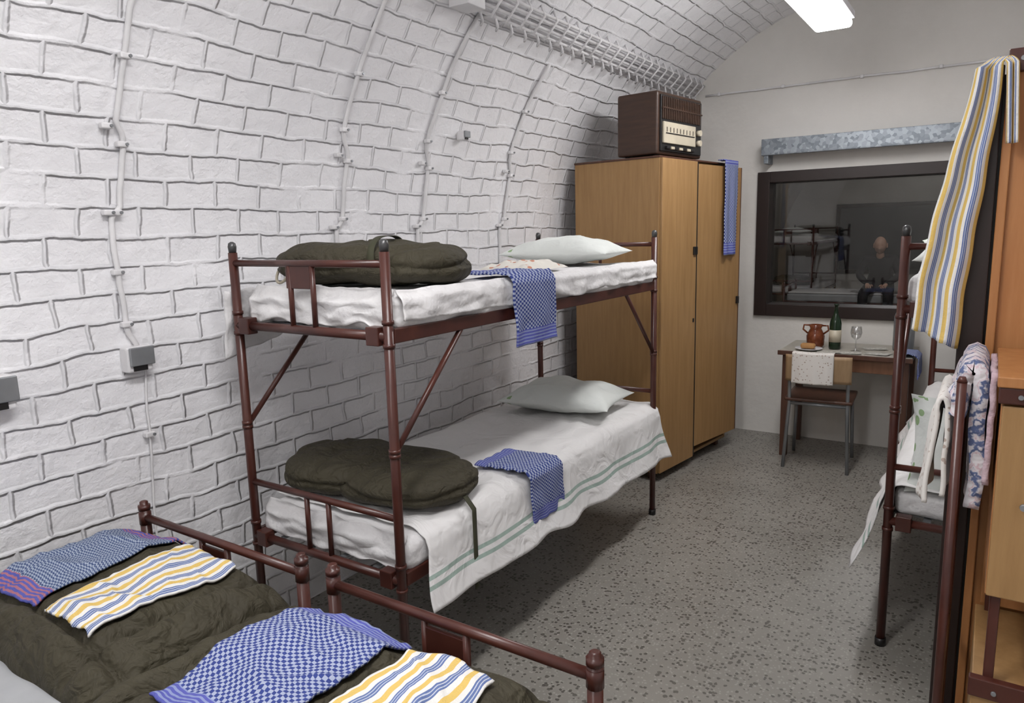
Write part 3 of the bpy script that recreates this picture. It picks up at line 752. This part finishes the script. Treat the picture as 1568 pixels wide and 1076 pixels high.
Vb = [(0, .16, .70), (0, .13, .86), (0, .06, 1.00), (0, .01, 1.06),
      (-.17, .05, 1.03), (-.25, -.02, .83), (-.12, -.20, .73), (.17, .05, 1.03), (.25, -.02, .83), (.12, -.20, .73),
      (-.10, .12, .68), (-.15, -.28, .60), (-.15, -.25, .12), (.10, .12, .68), (.15, -.28, .60), (.15, -.25, .12)]
Eb = [(0, 1), (1, 2), (2, 3), (2, 4), (4, 5), (5, 6), (2, 7), (7, 8), (8, 9), (0, 10), (10, 11), (11, 12), (0, 13), (13, 14), (14, 15)]
Rb = [.12, .13, .14, .07, .07, .052, .036, .07, .052, .036, .09, .068, .05, .09, .068, .05]
skin('body', Vb, Eb, Rb, CLOTH, P)
skin('neck', [(0, .02, 1.04), (0, -.02, 1.14)], [(0, 1)], [.055, .052], SKIN, P)
V = []; F = []; nu, nv = 32, 24
for j in range(nv + 1):
    th = pi * j / nv
    for i in range(nu):
        ph = 2 * pi * i / nu
        x, y, z = math.sin(th) * math.cos(ph), math.sin(th) * math.sin(ph), math.cos(th)
        k = 1 - .18 * max(0, -z) * (1 if y > -.2 else .6)
        X, Y, Z = x * .076 * k, y * .094 * k, z * .115
        if y < 0:
            Y -= .026 * math.exp(-((X / .013) ** 2 + ((Z + .010) / .022) ** 2))          # nose
            Y += .012 * (math.exp(-(((X - .03) / .014) ** 2 + ((Z - .018) / .012) ** 2)) + math.exp(-(((X + .03) / .014) ** 2 + ((Z - .018) / .012) ** 2)))
            Y += .005 * math.exp(-((X / .025) ** 2 + ((Z + .052) / .006) ** 2))          # mouth
            Y -= .010 * math.exp(-((X / .03) ** 2 + ((Z + .088) / .02) ** 2))            # chin
        V.append(Matrix.Translation((0, -.045, 1.225)) @ Matrix.Rotation(.35, 4, 'X') @ Vector((X, Y, Z)))
for j in range(nv):
    for i in range(nu): F.append((j * nu + i, j * nu + (i + 1) % nu, (j + 1) * nu + (i + 1) % nu, (j + 1) * nu + i))
mk('head', V, F, SKIN, True, None, P)
hv = [v.lerp(Vector((0, -.045, 1.225)), -.04) for v in V]
hf = [f for f in F if all((Matrix.Rotation(-.35, 4, 'X') @ (V[i] - Vector((0, -.045, 1.225)))).y > .02 and (Matrix.Rotation(-.35, 4, 'X') @ (V[i] - Vector((0, -.045, 1.225)))).z > -.05 for i in f)]
mk('hair', hv, hf, HAIR, True, None, P)
for s in (-1, 1):
    rbox('ear', (s * .078 - .008, -.05, 1.19), (s * .078 + .008, -.02, 1.25), .006, SKIN, P, 6)
    hx = s * .10
    skin('hand', [(hx + s * .02, -.20, .725), (hx - s * .01, -.26, .70)], [(0, 1)], [.026, (.036, .018)], SKIN, P)
    for k in range(4):
        fx = hx - s * .01 + (k - 1.5) * .018; l_ = (.062, .072, .068, .052)[k]
        skin('finger', [(fx, -.25, .705), (fx, -.25 - l_ * .55, .70), (fx - s * .004, -.25 - l_ * .85, .675)], [(0, 1), (1, 2)], [.009, .008, .007], SKIN, P, 0, 1)
    skin('thumb', [(hx - s * .03, -.225, .715), (hx - s * .055, -.255, .71), (hx - s * .06, -.28, .70)], [(0, 1), (1, 2)], [.011, .010, .008], SKIN, P, 0, 1)
    rbox('shoe', (s * .15 - .048, -.42, -.02), (s * .15 + .048, -.16, .08), .035, BLACK, P, 12)

# ------------------------------------------------------------------ lamps
def lamp(y0, y1, x=-.80, z=2.62, s=25, w_=.19):
    g = G('fluorescent_lamp')
    rbox('diffuser', (x - w_ / 2, y0, z - .05), (x + w_ / 2, y1, z), .022, emit('lamp_light', (1, .985, .99), s), g, 16)
    box('housing', (x - w_ / 2 - .006, y0 - .01, z), (x + w_ / 2 + .006, y1 + .01, z + .035), PAINT, g)
    for yy in (y0 + .2, y1 - .2): tube('hanger', [(x, yy, z + .03), (x, yy, prof(ZC + R * math.acos((XC - x) / R))[1])], .006, PAINT, g)
lamp(3.20, 4.40, s=33); lamp(.1, 1.3, z=2.72, s=46); lamp(-2.2, -1.0, z=2.72, s=30)
lamp(8.2, 9.4, x=-.9, z=2.8, s=30)

wd = bpy.data.worlds.new('world'); sc.world = wd; wd.use_nodes = True
wd.node_tree.nodes['Background'].inputs[0].default_value = (.5, .5, .55, 1); wd.node_tree.nodes['Background'].inputs[1].default_value = .05
sc.view_settings.view_transform = 'Standard'

# ------------------------------------------------------------------ camera
yaw, pit, rol = math.radians(33.7), math.radians(9.5), math.radians(1.43)
f = Vector((-math.sin(yaw) * math.cos(pit), math.cos(yaw) * math.cos(pit), -math.sin(pit)))
r0 = Vector((math.cos(yaw), math.sin(yaw), 0)); u0 = r0.cross(f)
r_ = r0 * math.cos(rol) - u0 * math.sin(rol); u_ = u0 * math.cos(rol) + r0 * math.sin(rol)
cam = bpy.data.cameras.new('camera'); co = bpy.data.objects.new('camera', cam); sc.collection.objects.link(co)
M = Matrix((r_, u_, -f)).transposed().to_4x4(); M.translation = (0, 0, 1.55); co.matrix_world = M
cam.sensor_width = 36; cam.lens = 36 * 1102 / 1568; cam.clip_start = .02
sc.camera = co
